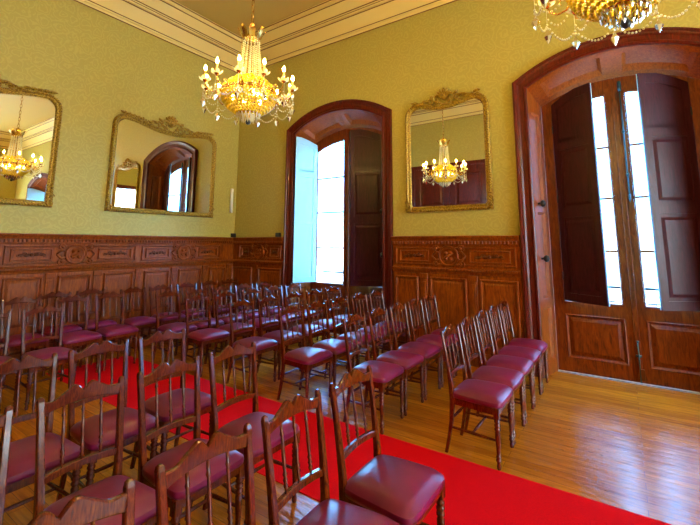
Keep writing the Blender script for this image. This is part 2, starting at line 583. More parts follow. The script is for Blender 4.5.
def roundel(mb, x, z, R, y):
    mb.smooth = True
    mb.lathe([(R * 1.18, 0), (R * 1.2, -0.022), (R * 1.1, -0.036), (R * 0.98, -0.032), (R * 0.93, -0.016), (R * 0.88, -0.014),
              (R * 0.84, -0.024), (R * 0.78, -0.014), (R * 0.4, -0.014), (0.001, -0.018)], x, y, z, 28, 'y')
    # shield relief in the middle: four curled quarters
    for (sx, sz) in ((1, 1), (-1, -1), (-1, 1), (1, -1)):
        mb.ball((x + sx * R * 0.3, y - 0.022, z + sz * R * 0.3), R * 0.23, 8, 5)
        scroll(mb, x + sx * R * 0.33, z + sz * R * 0.33, R * 0.27, PI / 4, 0.8, sx * sz, y - 0.03, R * 0.07, 12)
    mb.tube([(x - R * 0.62, y - 0.026, z - R * 0.3), (x, y - 0.05, z), (x + R * 0.62, y - 0.026, z + R * 0.35)], [R * 0.05, R * 0.15, R * 0.05], 6)
    mb.smooth = False
def strapwork(mb, x, z, R, y):
    mb.smooth = True
    for (sx, sz) in ((1, 1), (1, -1), (-1, 1), (-1, -1)):
        scroll(mb, x + sx * R * 1.55, z + sz * R * 0.82, R * 0.42, PI if sx > 0 else 0, 1.0, -sx * sz, y - 0.012, R * 0.14, 16)
        mb.tube([(x + sx * R * 1.05, y - 0.012, z + sz * R * 0.3), (x + sx * R * 1.5, y - 0.028, z + sz * R * 0.5), (x + sx * R * 2.0, y - 0.012, z)],
                [R * 0.10, R * 0.16, R * 0.07], 6)
        mb.ball((x + sx * R * 1.42, y - 0.02, z + sz * R * 0.84), R * 0.17, 6, 4)
    mb.smooth = False

WB = 0.035   # thickness of the panelling
def wainscot(name, length, pil, units, loc, rz, label, studs=True):
    """local x from 0 to length; pil = pilaster centres; units = (x0, x1, roundel_x)"""
    root = tag(empty(name, loc, rz), label, kind='structure')
    mb = MB()
    mb.box(0, length, -WB, 0, 0, 1.71)
    # plinth
    mb.sweep([(0, 0.0), (length, 0.0)], [(0, WB), (0, WB + 0.03), (0.13, WB + 0.03), (0.15, WB + 0.018), (0.17, WB + 0.012), (0.17, WB)])
    # top rail
    mb.sweep([(0, 1.575), (length, 1.575)], [(0, WB), (0.0, WB + 0.012), (0.02, WB + 0.02), (0.02, WB + 0.022), (0.065, WB + 0.022), (0.07, WB + 0.045), (0.10, WB + 0.055),
                                             (0.115, WB + 0.075), (0.135, WB + 0.078), (0.145, 0)])
    # middle rail
    mb.sweep([(0, 1.175), (length, 1.175)], [(0, WB), (0.01, WB + 0.015), (0.03, WB + 0.02), (0.055, WB + 0.045), (0.075, WB + 0.045), (0.085, WB + 0.02), (0.10, WB)])
    mb.build('panelling', M['panel'], root)
    md = MB()
    k = 0.02
    while k < length - 0.02:
        md.box(k, k + 0.024, -(WB + 0.052), -WB, 1.602, 1.640, 0.004)
        md.box(k, k + 0.024, -(WB + 0.056), -WB, 1.232, 1.252, 0.003)
        k += 0.048
    d = md.build('dentil_moulding', M['panel'], root)
    # frieze
    for (x0, x1, rx) in units:
        f = MB()
        frame_rect(f, x0 + 0.05, x1 - 0.05, 1.30, 1.555, 0.03, 0.026, -WB)
        RR = 0.125
        lx0, lx1 = x0 + 0.12, rx - 0.30
        rx0, rx1 = rx + 0.30, x1 - 0.12
        for (a, b_) in ((lx0, lx1), (rx0, rx1)):
            if b_ - a > 0.15:
                frame_rect(f, a, b_, 1.345, 1.51, 0.022, 0.024, -WB)
        f.build('frieze_frame', M['panel'], root)
        g = MB()
        for (a, b_) in ((lx0, lx1), (rx0, rx1)):
            if b_ - a > 0.15:
                foliate_strip(g, a + 0.04, b_ - 0.04, 1.428, 0.075, -WB)
        if g.v: g.build('carved_foliage', M['panel_dark'], root)
        r_ = MB(); roundel(r_, rx, 1.43, RR, -WB)
        r_.build('roundel', M['panel'], root)
        s_ = MB(); strapwork(s_, rx, 1.43, RR, -WB)
        s_.build('strapwork', M['panel'], root)
    # pilasters
    for px_ in pil:
        p = MB()
        p.box(px_ - 0.055, px_ + 0.055, -(WB + 0.02), -WB, 0.17, 1.175, 0.004)
        p.box(px_ - 0.065, px_ + 0.065, -(WB + 0.035), -WB, 1.10, 1.175, 0.006)
        p.box(px_ - 0.03, px_ + 0.03, -(WB + 0.026), -(WB + 0.02), 0.30, 1.06, 0.003)
        p.build('pilaster', M['panel'], root)
    ed = [0.0] + sorted(pil) + [length]
    for i in range(len(ed) - 1):
        a = ed[i] + (0.09 if i > 0 else 0.04); b_ = ed[i + 1] - (0.09 if i < len(ed) - 2 else 0.04)
        if b_ - a < 0.16: continue
        q = MB()
        frame_rect(q, a, b_, 0.24, 1.13, 0.045, 0.032, -WB)
        raised(q, a + 0.045, b_ - 0.045, 0.285, 1.085, 0.010, 0.03, -WB)
        q.build('lower_panel', M['panel'], root)
    return root

# left wall: local x = world y - YF
Lw = D - YF
lp = [y - YF for y in (0.45, 1.08, 1.72, 2.34, 2.95, 3.58, 4.21, 4.85, 5.42)]
lu = [(y0 - YF, y1 - YF, yr - YF) for (y0, y1, yr) in ((0.02, 1.74, 0.86), (1.74, 3.55, 2.63), (3.55, 5.22, 4.39))]
wainscot('trim_3', Lw, lp, lu, (XL, YF, 0), PI / 2, 'carved honey-brown wainscot on the left wall under the mirrors')
# back wall pieces between the bays
CW = 1.16
pieces = [(XL, BAYS[0] - CW, [-6.02], [(-6.55, BAYS[0] - CW, -5.93)], 'trim_4', 'short carved wainscot between the room corner and the first arch'),
          (BAYS[0] + CW, BAYS[1] - CW, [-2.45, -1.73], [(BAYS[0] + CW, BAYS[1] - CW, -2.07)], 'trim_5', 'dark carved wainscot under the portrait mirror'),
          (BAYS[1] + CW, BAYS[2] - CW, [1.80, 2.50], [(BAYS[1] + CW, BAYS[2] - CW, 2.12)], 'trim_6', 'carved wainscot to the right of the balcony door'),
          (BAYS[2] + CW, XR, [6.1], [(BAYS[2] + CW, XR, 6.1)], 'trim_7', 'carved wainscot at the far right of the window wall')]
for (x0, x1, ps, us, nm, lb) in pieces:
    wainscot(nm, x1 - x0, [p - x0 for p in ps], [(a - x0, b_ - x0, c_ - x0) for (a, b_, c_) in us], (x0, D, 0), 0, lb)
# right wall and the wall opposite
wainscot('trim_8', D - RW[1] - 0.13, [0.55], [], (XR, D, 0), -PI / 2, 'short wainscot on the right-hand wall')
# the wall opposite has a double door at x -5.25..-3.0 and an opening leaf behind the camera
OD = (-5.2, -3.0)
wainscot('trim_9', XR - (OD[1] + 0.12), [0.9, 1.8, 2.7, 3.6, 4.5, 5.4, 6.3, 7.2, 8.1, 9.0], [(0.1, 2.3, 1.2), (2.3, 4.5, 3.4), (4.5, 6.7, 5.6), (6.7, 9.3, 8.0)], (XR, YF, 0), PI, 'carved wainscot opposite the windows')
wainscot('trim_10', (OD[0] - 0.12) - XL, [0.75], [(0.05, 1.4, 0.72)], (OD[0] - 0.12, YF, 0), PI, 'short wainscot left of the opposite doors')

# ------------------------------------------------------------------ arched bays
def recessed(mb, x0, x1, z0, z1, y, d=0.018, w=0.03, topf=None, n=8):
    """bevel frame round a sunk field on a front face at y (towards -y); builds the sunk field and its bevel"""
    if topf is None: topf = lambda x: z1
    xs = [x0 + (x1 - x0) * i / n for i in range(n + 1)]
    outer = [(x0, z0), (x1, z0)] + [(x, topf(x)) for x in reversed(xs)]
    prof = [(0, 0.006), (w * 0.3, 0.012), (w * 0.6, 0.006), (w, -d)]
    mb.sweep(outer, prof, True, 'xz', y)

def arched_slab(mb, x0, x1, z0, topf, y0, y1, n=10):
    xs = [x0 + (x1 - x0) * i / n for i in range(n + 1)]
    ring = [(x0, z0), (x1, z0)] + [(x, topf(x)) for x in reversed(xs)]
    a = [(p[0], y0, p[1]) for p in ring]; b_ = [(p[0], y1, p[1]) for p in ring]
    mb.loft([a, b_], True, True)

def framed_leaf(mb, x0, x1, z0, topf, y0, y1, holes, n=12):
    """a leaf of wood with rectangular (arched-top) holes one above another: stiles, rails and the arched head"""
    sl = holes[0][0]; sr = holes[0][1]
    arched_slab(mb, x0, sl, z0, topf, y0, y1, 4)
    arched_slab(mb, sr, x1, z0, topf, y0, y1, 4)
    zs = z0
    for h in holes:
        mb.box(sl, sr, y0, y1, zs, h[2])
        zs = h[3] if not callable(h[3]) else None
        last = h
    if callable(last[3]):
        tf = last[3]
        xs = [sl + (sr - sl) * i / n for i in range(n + 1)]
        for i in range(n):
            xa, xb = xs[i], xs[i + 1]
            vs = [(xa, y0, tf(xa)), (xb, y0, tf(xb)), (xb, y0, topf(xb)), (xa, y0, topf(xa)),
                  (xa, y1, tf(xa)), (xb, y1, tf(xb)), (xb, y1, topf(xb)), (xa, y1, topf(xa))]
            mb.add(vs, [(0, 1, 2, 3), (4, 7, 6, 5), (0, 4, 5, 1), (3, 2, 6, 7)])
    else:
        arched_slab(mb, sl, sr, zs, topf, y0, y1, n)

def shutter(parent, side, bx, angle, width, hx=0.72):
    """side -1 left, +1 right. Hinged at bx + side*0.72; angle from closed, swinging into the room"""
    hinge = empty('shutter', (side * hx, YG - 0.035, 0), 0, parent)
    # local: leaf extends from x=0 towards the seam (-side direction)
    def topf(lx):
        X = side * hx - side * abs(lx)
        return min(arch_z(X, HWG, ZSG, ZCG) - 0.09, 3.62)
    mb = MB(); t = 0.034; w = width
    sgn = -side
    def xs(a, b_):
        return (min(sgn * a, sgn * b_), max(sgn * a, sgn * b_))
    x0, x1 = xs(0, w)
    f0, f1 = xs(0.075, w - 0.075)
    holes = [(f0, f1, 0.99, 1.95), (f0, f1, 2.06, 2.85), (f0, f1, 2.95, lambda q: topf(q) - 0.12)]
    framed_leaf(mb, x0, x1, 0.89, topf, -t / 2, 0.003, holes)
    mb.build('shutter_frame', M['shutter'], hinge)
    mb = MB()
    framed_leaf(mb, x0, x1, 0.89, topf, 0.003, t / 2, holes)
    mb.box(f0, f1, 0.006, 0.009, 0.985, 3.0)
    arched_slab(mb, f0, f1, 2.95, lambda q: topf(q) - 0.11, 0.006, 0.009)
    tag(mb.build('outer_facing', M['paint'], hinge), 'pale painted outer face')
    p = MB()
    p.box(f0, f1, -0.006, 0.006, 0.985, 3.0)
    arched_slab(p, f0, f1, 2.95, lambda q: topf(q) - 0.11, -0.006, 0.006)
    for sy in (-1, 1):
        for (za, zb) in ((1.03, 1.91), (2.10, 2.81)):
            if sy < 0:
                raised(p, f0 + 0.02, f1 - 0.02, za, zb, 0.012, 0.035, -0.006)
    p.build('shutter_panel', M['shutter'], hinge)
    for hz in (1.2, 2.2, 3.15):
        k = MB(); k.smooth = True
        k.lathe([(0.008, -0.05), (0.011, -0.045), (0.011, 0.045), (0.008, 0.05)], 0, -0.012, hz, 8)
        k.build('hinge', M['dark_iron'], hinge)
    hinge.rotation_euler = (0, 0, math.radians(angle) * (-1 if side < 0 else 1))
    return hinge

def bay(name, bx, label, angL, wL, angR, wR, rod=True, hr=0.72):
    root = tag(empty(name, (bx, 0, 0)), label, kind='structure')
    # casing
    mb = MB()
    a = arch_pts(HWI, ZSI, ZCI, 28)
    path = [(HWI, 0.0)] + [(p[0], p[1]) for p in reversed(a)] + [(-HWI, 0.0)]
    path = [(p[0], p[1]) for p in path]
    path.reverse()
    prof = [(0, -0.02), (0, 0.035), (0.012, 0.045), (0.03, 0.045), (0.045, 0.033), (0.10, 0.035), (0.12, 0.05), (0.14, 0.055), (0.15, 0.07), (0.172, 0.072), (0.178, 0.06), (0.178, 0)]
    mb.sweep(path, prof, False, 'xz', D)
    mb.build('casing', M['frame'], root)
    # splayed reveal: jambs and soffit with sunk panels
    n = 28
    A = arch_pts(HWI, ZSI, ZCI, n); G = arch_pts(HWG, ZSG, ZCG, n)
    s_ = MB()
    yg = YG + 0.13
    def soff(i, t):
        p = A[0]; 
        k = min(max(i, 0), n); i0 = int(math.floor(k)); f_ = k - i0; i1 = min(i0 + 1, n)
        ax = A[i0][0] * (1 - f_) + A[i1][0] * f_; az = A[i0][1] * (1 - f_) + A[i1][1] * f_
        gx = G[i0][0] * (1 - f_) + G[i1][0] * f_; gz = G[i0][1] * (1 - f_) + G[i1][1] * f_
        return Vector((ax + (gx - ax) * t, D + (YG - D) * t, az + (gz - az) * t))
    lift = Vector((0, 0, 0.055))
    cells_t = [(0.0, 0.17, 0), (0.17, 0.83, 1), (0.83, 1.0, 0)]
    bands = [(0, 2.2, 0), (2.2, 12.4, 1), (12.4, 15.6, 0), (15.6, 25.8, 1), (25.8, n, 0)]
    for (i0, i1, pi_) in bands:
        steps = max(2, int((i1 - i0)))
        for (t0, t1, pt) in cells_t:
            sunk = pi_ and pt
            for k in range(steps):
                ia = i0 + (i1 - i0) * k / steps; ib = i0 + (i1 - i0) * (k + 1) / steps
                q = [soff(ia, t0), soff(ib, t0), soff(ib, t1), soff(ia, t1)]
                if sunk:
                    q = [p + lift for p in q]
                s_.add(q, [(0, 1, 2, 3)])
            if sunk:
                for (ta, tb) in ((t0, t0 + 0.10), (t1, t1 - 0.10)):
                    for k in range(steps):
                        ia = i0 + (i1 - i0) * k / steps; ib = i0 + (i1 - i0) * (k + 1) / steps
                        s_.add([soff(ia, ta), soff(ib, ta), soff(ib, tb) + lift * 0.98, soff(ia, tb) + lift * 0.98], [(0, 1, 2, 3)])
                for (ia, ib) in ((i0, i0 + 0.6), (i1, i1 - 0.6)):
                    s_.add([soff(ia, t0), soff(ia, t1), soff(ib, t1) + lift * 0.98, soff(ib, t0) + lift * 0.98], [(0, 1, 2, 3)])
    for k in range(n):   # outwards of the leaves, up to the outer skin
        s_.add([(G[k][0], YG, G[k][1]), (G[k + 1][0], YG, G[k + 1][1]), (G[k + 1][0], yg, G[k + 1][1]), (G[k][0], yg, G[k][1])], [(0, 1, 2, 3)])
    s_.build('soffit', M['reveal'], root)
    for s in (-1, 1):
        j = MB()
        def P(t, z, off=0.0):
            x = s * (HWI + (HWG - HWI) * t); 
            return (x + s * off, D + (YG - D) * t, z)
        ztop = lambda t: ZSI + (ZSG - ZSI) * t
        # stiles and rails with sunk panels, levels in z
        lv = [(0.0, 0.16, 0), (0.16, 0.80, 1), (0.80, 0.92, 0), (0.92, 2.02, 1), (2.02, 2.14, 0), (2.14, 3.38, 1), (3.38, None, 0)]
        for (z0, z1, pz) in lv:
            for (t0, t1, pt) in ((0, 0.22, 0), (0.22, 0.78, 1), (0.78, 1.0, 0)):
                za0 = z0; zb0 = z0
                za1 = ztop(t0) if z1 is None else z1
                zb1 = ztop(t1) if z1 is None else z1
                off = 0.030 if (pz and pt) else 0.0
                j.add([P(t0, za0, off), P(t1, zb0, off), P(t1, zb1, off), P(t0, za1, off)], [(0, 1, 2, 3)])
                if off:
                    j.add([P(t0, z0), P(t0, z1), P(t0 + .08, z1 - .03, off * .98), P(t0 + .08, z0 + .03, off * .98)], [(0, 1, 2, 3)])
                    j.add([P(t1, z0), P(t1, z1), P(t1 - .08, z1 - .03, off * .98), P(t1 - .08, z0 + .03, off * .98)], [(0, 1, 2, 3)])
                    j.add([P(t0, z0), P(t1, z0), P(t1 - .08, z0 + .03, off * .98), P(t0 + .08, z0 + .03, off * .98)], [(0, 1, 2, 3)])
                    j.add([P(t0, z1), P(t1, z1), P(t1 - .08, z1 - .03, off * .98), P(t0 + .08, z1 - .03, off * .98)], [(0, 1, 2, 3)])
        j.add([(s * HWG, YG, 0), (s * HWG, yg, 0), (s * HWG, yg, ZSG), (s * HWG, YG, ZSG)], [(0, 1, 2, 3)])
        j.build('jamb', M['reveal'], root)
        for kz in (2.13, 1.42):
            kb = MB(); kb.smooth = True
            x = s * (HWI + (HWG - HWI) * 0.3)
            kb.lathe([(0.016, 0), (0.012, -0.012 * s), (0.012, -0.025 * s), (0.036, -0.035 * s), (0.046, -0.055 * s), (0.036, -0.082 * s), (0.001, -0.095 * s)], x, D + (YG - D) * 0.3, kz, 14, 'x')
            kb.build('knob', M['dark_iron'], root)
    # door leaves
    for s in (-1, 1):
        leaf_ = empty('leaf', (0, 0, 0), 0, root)
        topf = lambda x: arch_z(x, HWG, ZSG, ZCG) - 0.004
        gt = lambda x: arch_z(x, HWG, ZSG, ZCG) - 0.20
        xa, xb = (-HWG + 0.004, -0.004) if s < 0 else (0.004, HWG - 0.004)
        ga, gb = (-0.742, -0.10) if s < 0 else (0.10, 0.742)
        mb = MB()
        holes = [(ga, gb, 0.18, 0.72), (ga, gb, 0.865, gt)]
        framed_leaf(mb, xa, xb, 0.012, topf, YG, YG + 0.05, holes)
        # moulding round the glass and the lower panel
        recessed(mb, ga, gb, 0.865, 0, YG, 0.012, 0.022, gt)
        recessed(mb, ga, gb, 0.18, 0.72, YG, 0.012, 0.035)
        mb.build('leaf_frame', M['door'], leaf_)
        p = MB()
        p.box(ga, gb, YG + 0.018, YG + 0.03, 0.175, 0.725)
        raised(p, ga + 0.045, gb - 0.045, 0.225, 0.675, 0.018, 0.04, YG + 0.018)
        p.build('lower_panel', M['door'], leaf_)
        g = MB(); arched_slab(g, ga - 0.005, gb + 0.005, 0.86, lambda x: gt(x) + 0.005, YG + 0.026, YG + 0.031)
        g.build('glass', M['glass'], leaf_)
        # glazing bars
        for bz in (1.52, 2.18, 2.84):
            q = MB(); q.box(ga, gb, YG + 0.012, YG + 0.045, bz - 0.014, bz + 0.014)
            q.build('glazing_bar', M['door'], leaf_)
    # meeting stile cover
    q = MB(); q.box(-0.028, 0.028, YG - 0.022, YG, 0.02, ZCG - 0.02, 0.006)
    q.build('meeting_stile', M['door'], root)
    if rod:
        q = MB(); q.smooth = True
        q.lathe([(0.009, 2.22), (0.009, ZCG - 0.08)], 0.062, YG - 0.02, 0, 8)
        q.lathe([(0.016, ZCG - 0.2), (0.022, ZCG - 0.17), (0.022, ZCG - 0.1), (0.016, ZCG - 0.07)], 0.062, YG - 0.02, 0, 8)
        q.lathe([(0.004, 2.12), (0.014, 2.16), (0.014, 2.22)], 0.062, YG - 0.02, 0, 8)
        for hz in (2.45, 3.0): q.box(0.045, 0.079, YG - 0.034, YG, hz, hz + 0.03, 0.003)
        q.build('bolt_rod', M['green_bolt'], root)
        q = MB(); q.smooth = True
        q.lathe([(0.008, 0.02), (0.008, 0.46)], 0.0, YG - 0.038, 0, 8)
        q.lathe([(0.008, 0.46), (0.015, 0.47), (0.015, 0.485), (0.004, 0.49)], 0.0, YG - 0.038, 0, 8)
        q.box(-0.03, 0.03, YG - 0.042, YG - 0.022, 0.30, 0.325, 0.003)
        q.build('bottom_bolt', M['green_bolt'], root)
        q = MB(); q.box(0.0, 0.045, YG - 0.045, YG - 0.022, 0.045, 0.17, 0.004); q.build('bolt_plate', M['panel_dark'], root)
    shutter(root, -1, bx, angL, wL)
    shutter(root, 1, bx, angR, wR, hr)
    q = MB(); q.box(-HWG, HWG, YG - 0.055, YG + 0.05, 0.001, 0.012)
    q.build('threshold', M['marble'], root)
    return root
bay('window_1', BAYS[0], 'arched balcony window with its left shutter folded open and right shutter shut', 114, 0.455, 20, 0.62, True, 0.80)
bay('door_1', BAYS[1], 'arched balcony door with two dark shutters standing ajar', 32, 0.565, 32, 0.565)
bay('window_2', BAYS[2], 'arched balcony window at the right end of the window wall', 110, 0.52, 110, 0.52)

# ------------------------------------------------------------------ double doors in the opposite wall (seen in the portrait mirror)
root = tag(empty('door_2', ((OD[0] + OD[1]) / 2, YF, 0), PI), 'tall panelled double doors in the wall opposite the windows', kind='structure')
hw = (OD[1] - OD[0]) / 2
mb = MB()
mb.sweep([(-hw, 0), (-hw, 3.85), (hw, 3.85), (hw, 0)], [(0, 0), (0, 0.05), (0.03, 0.06), (0.12, 0.06), (0.12, 0)], False, 'xz', 0)
mb.build('casing', M['frame'], root)
for s in (-1, 1):
    lf = empty('leaf', (0, 0, 0), 0, root)
    x0, x1 = (-hw, -0.004) if s < 0 else (0.004, hw)
    f = MB(); holes = [(x0 + 0.16, x1 - 0.16, 0.25, 1.1), (x0 + 0.16, x1 - 0.16, 1.3, 2.5), (x0 + 0.16, x1 - 0.16, 2.7, 3.65)]
    framed_leaf(f, x0, x1, 0.01, lambda x: 3.85, -0.045, -0.002, holes)
    for h in holes: recessed(f, h[0], h[1], h[2], h[3], -0.045, 0.02, 0.04)
    f.build('leaf_frame', M['frame'], lf)
    for h in holes:
        p = MB(); p.box(h[0], h[1], -0.02, -0.004, h[2], h[3]); raised(p, h[0] + .07, h[1] - .07, h[2] + .07, h[3] - .07, 0.02, 0.05, -0.02)
        p.build('door_panel', M['frame'], lf)
    k = MB(); k.smooth = True
    k.lathe([(0.02, -0.045), (0.012, -0.06), (0.03, -0.08), (0.03, -0.095), (0.001, -0.105)], s * 0.08, 0, 1.05, 12, 'y')
    k.build('door_knob', M['brass'], lf)

# ------------------------------------------------------------------ outside: balconies, street and facade
for bx, lb in ((BAYS[0], 'iron balcony railing outside the left arched window'), (BAYS[1], 'iron balcony railing outside the balcony door'), (BAYS[2], 'iron balcony railing outside the far right window')):
    r = tag(empty('balcony_railing', (bx, 6.9, 0)), lb, 'railing', 'balcony railings')
    mb = MB(); mb.tube([(-1.3, 0, 1.0), (1.3, 0, 1.0)], 0.02, 8); mb.tube([(-1.3, 0, 0.80), (1.3, 0, 0.80)], 0.012, 8); mb.tube([(-1.3, 0, 0.06), (1.3, 0, 0.06)], 0.014, 8)
    mb.build('rail', M['dark_iron'], r)
    for i in range(21):
        x = -1.28 + i * 0.128
        b_ = MB(); b_.smooth = True; b_.tube([(x, 0, 0.0), (x, 0, 0.8)], 0.009, 6); b_.lathe([(0.009, .38), (.018, .41), (.009, .44)], x, 0, 0, 6)
        b_.build('baluster', M['dark_iron'], r)
    s_ = MB(); s_.smooth = True
    for i in range(20):
        x = -1.216 + i * 0.128
        scroll(s_, x, 0.90, 0.055, PI / 2, 1.3, 1 if i % 2 else -1, 0, 0.010, 14)
    s_.build('scroll_band', M['dark_iron'], r)
mb = MB(); mb.box(-7, 7, 6.08, 7.05, -0.25, -0.05)
tag(mb.build('balcony_slab', M['facade']), 'pale balcony slab outside the windows', 'balcony')
mb = MB(); mb.box(-40, 40, 7.05, 60, -5.2, -5.0)
tag(mb.build('street', M['street']), kind='structure', label='street below the balconies')
for (x0, x1, zt, lb) in ((-21, -9, 2.9, 'pale building across the street seen through the left window'), (-4.5, 9.5, 3.2, 'pale building across the street seen through the balcony door')):
    r = tag(empty('building', ((x0 + x1) / 2, 24, -5)), lb, 'building', 'buildings across the street')
    w = (x1 - x0) / 2
    mb = MB(); mb.box(-w, w, 0, 6, 0, zt + 5); mb.box(-w - 0.2, w + 0.2, -0.25, 6, zt + 5, zt + 5.25)
    mb.build('wall', M['facade'], r)
    k = -w + 1.0
    while k < w - 1:
        for zz in (1.2, 5.0):
            q = MB(); q.box(k, k + 0.9, -0.05, 0.0, zz, zz + 1.9); q.build('window', M['facade_window'], r)
        k += 2.0

# ------------------------------------------------------------------ carpet
mb = MB(); mb.box(-6.0, 4.6, 2.16, 3.145, 0.0, 0.006)
tag(mb.build('carpet_runner', M['carpet']), 'long bright red carpet runner down the aisle between the chairs', 'carpet')

# ------------------------------------------------------------------ mirrors
def mirror(name, loc, rz, W, H, label, crest=0.34, dip=0.06, fw=0.085):
    """loc = bottom centre on the wall; W,H outer size without the crest"""
    root = tag(empty(name, loc, rz), label, 'mirror', 'gilt mirrors')
    hw = W / 2; cr = 0.20
    def outline(inset, n=26):
        h_ = hw - inset; pts = [(-h_, inset), (h_, inset)]
        c = cr - inset * 0.5; zt = H - inset
        for i in range(7):
            a = (PI / 2) * i / 6
            pts.append((h_ - c + c * math.cos(a), zt - c + c * math.sin(a)))
        m_ = 16; a0 = h_ - c
        for i in range(1, m_):
            x = a0 - 2 * a0 * i / m_
            t = 1 - abs(x) / a0
            pts.append((x, zt - dip * (0.5 - 0.5 * math.cos(PI * min(1, t * 1.15)))))
        for i in range(7):
            a = PI / 2 + (PI / 2) * i / 6
            pts.append((-h_ + c + c * math.cos(a), zt - c + c * math.sin(a)))
        return pts
    path = outline(0.0)
    f = MB(); f.smooth = True
    f.sweep(path, [(0, 0), (0.0, 0.03), (0.008, 0.05), (0.02, 0.058), (0.034, 0.05), (0.042, 0.034), (0.05, 0.030), (0.056, 0.036), (0.064, 0.034), (fw, 0.016), (fw, 0.0)], True, 'xz', -0.004)
    # beading
    ip = outline(0.022)
    acc = 0
    for i in range(len(ip)):
        a = Vector(ip[i]); b_ = Vector(ip[(i + 1) % len(ip)]); L = (b_ - a).length; k = 0
        nn = max(1, int(L / 0.035))
        for k in range(nn):
            p = a + (b_ - a) * (k / nn)
            f.ball((p.x, -0.060, p.y), 0.012, 5, 4)
    f.build('frame', M['gilt'], root)
    g = MB(); gp = outline(fw - 0.004)
    g.poly(gp, -0.020)
    g.build('mirror_glass', M['mirror'], root)
    bk = MB(); bk.poly(outline(0.01), -0.002); bk.build('backboard', M['panel_dark'], root)
    # carved crest
    c = MB(); c.smooth = True
    zt = H - dip
    s_ = crest / 0.34
    c.lathe([(0.001, -0.085), (0.03 * s_, -0.08), (0.05 * s_, -0.06), (0.055 * s_, -0.03), (0.06 * s_, 0)], 0, 0, zt + 0.12 * s_, 14, 'y')
    for k in range(7):      # shell
        a = PI * (0.08 + 0.84 * k / 6)
        leaf(c, 0.03 * math.cos(a), zt + 0.13 * s_ + 0.02 * math.sin(a), a, 0.13 * s_, 0.030 * s_, -0.045, 0.045)
    for s in (-1, 1):
        def sc(x, z, r, a0, tn, hand, t): scroll(c, s * x, zt + z, r * 1.12, a0 if s > 0 else PI - a0, tn, hand * s, -0.055, t * 1.35, 22)
        sc(0.13 * s_, 0.08 * s_, 0.075 * s_, PI, 1.2, -1, 0.018)
        sc(0.24 * s_, 0.05 * s_, 0.055 * s_, 0.3, 1.2, 1, 0.016)
        sc(0.10 * s_, 0.01, 0.05 * s_, PI, 1.1, 1, 0.014)
        sc(0.36 * s_, 0.05, 0.042 * s_, PI, 1.1, -1, 0.013)
        for (x, z, a, L) in ((0.17, 0.12, 0.6, 0.1), (0.25, 0.08, 0.25, 0.12), (0.33, 0.06, 0.15, 0.12), (0.43, 0.055, -0.05, 0.12), (0.52, 0.05, -0.1, 0.1), (0.06, 0.02, 0.2, 0.12), (0.2, 0.0, -0.2, 0.11)):
            if x * s_ + 0.1 > hw - 0.05: continue
            leaf(c, s * x * s_, zt + z * s_, a if s > 0 else PI - a, L * s_, 0.030 * s_, -0.045, 0.04)
            c.ball((s * (x + 0.05) * s_, -0.055, zt + z * s_ + 0.02), 0.014, 6, 4)
    for s in (-1, 1):
        x = 0.50 * s_
        while x < hw - 0.16:
            up = 0.035 + dip * min(1, x / hw)
            leaf(c, s * x, zt + up, (0.15 if s > 0 else PI - 0.15), 0.11, 0.028, -0.045, 0.035)
            c.ball((s * (x + 0.03), -0.06, zt + up + 0.012), 0.018, 6, 4)
            x += 0.075
    c.build('carved_crest', M['gilt'], root)
    # foliage along the bottom corners
    for s in (-1, 1):
        b_ = MB(); b_.smooth = True
        scroll(b_, s * (hw - 0.03), 0.06, 0.06, PI / 2, 1.1, s, -0.05, 0.018, 16)
        scroll(b_, s * (hw - 0.01), 0.16, 0.04, -PI / 2, 1.1, -s, -0.05, 0.014, 16)
        leaf(b_, s * (hw - 0.03), 0.2, PI / 2 - s * 0.1, 0.2, 0.028, -0.04, 0.03)
        leaf(b_, s * (hw - 0.08), 0.03, PI if s > 0 else 0, 0.18, 0.022, -0.04, 0.03)
        b_.build('corner_leaf', M['gilt'], root)
    return root
mirror('wall_mirror', (-2.07, D, 2.07), 0, 1.30, 1.70, 'tall narrow gilt mirror between the two arches, chandelier reflected in it', 0.30, 0.07)
mirror('wall_mirror', (XL, 3.97, 2.09), PI / 2, 1.99, 1.64, 'wide gilt mirror on the left wall nearest the room corner', 0.34, 0.10)
mirror('wall_mirror', (XL, 1.27, 2.09), PI / 2, 1.99, 1.64, 'wide gilt mirror at the left edge, its left half out of view', 0.34, 0.10)

# small fittings near the corner
mb = MB(); mb.smooth = True; mb.lathe([(0.02, 0), (0.03, 0.01), (0.03, 0.50), (0.02, 0.51)], 0, 0, 0, 14)
o = mb.build('wall_tube', M['plastic'], None, (XL + 0.035, 5.41, 2.22)); tag(o, 'slim white vertical tube fitting on the wall beside the room corner', 'wall fitting')
for (loc, rz, lb) in (((XL, 5.50, 1.76), PI / 2, 'small black box on the wainscot ledge in the room corner'), ((-5.44, D, 1.76), 0, 'small black box on the wainscot ledge beside the arched window casing')):
    mb = MB(); mb.box(-0.05, 0.05, -0.06, 0, -0.04, 0.04, 0.006)
    o = mb.build('junction_box', M['black'], None, loc, rz); tag(o, lb, 'junction box', 'black boxes on the wainscot ledge')

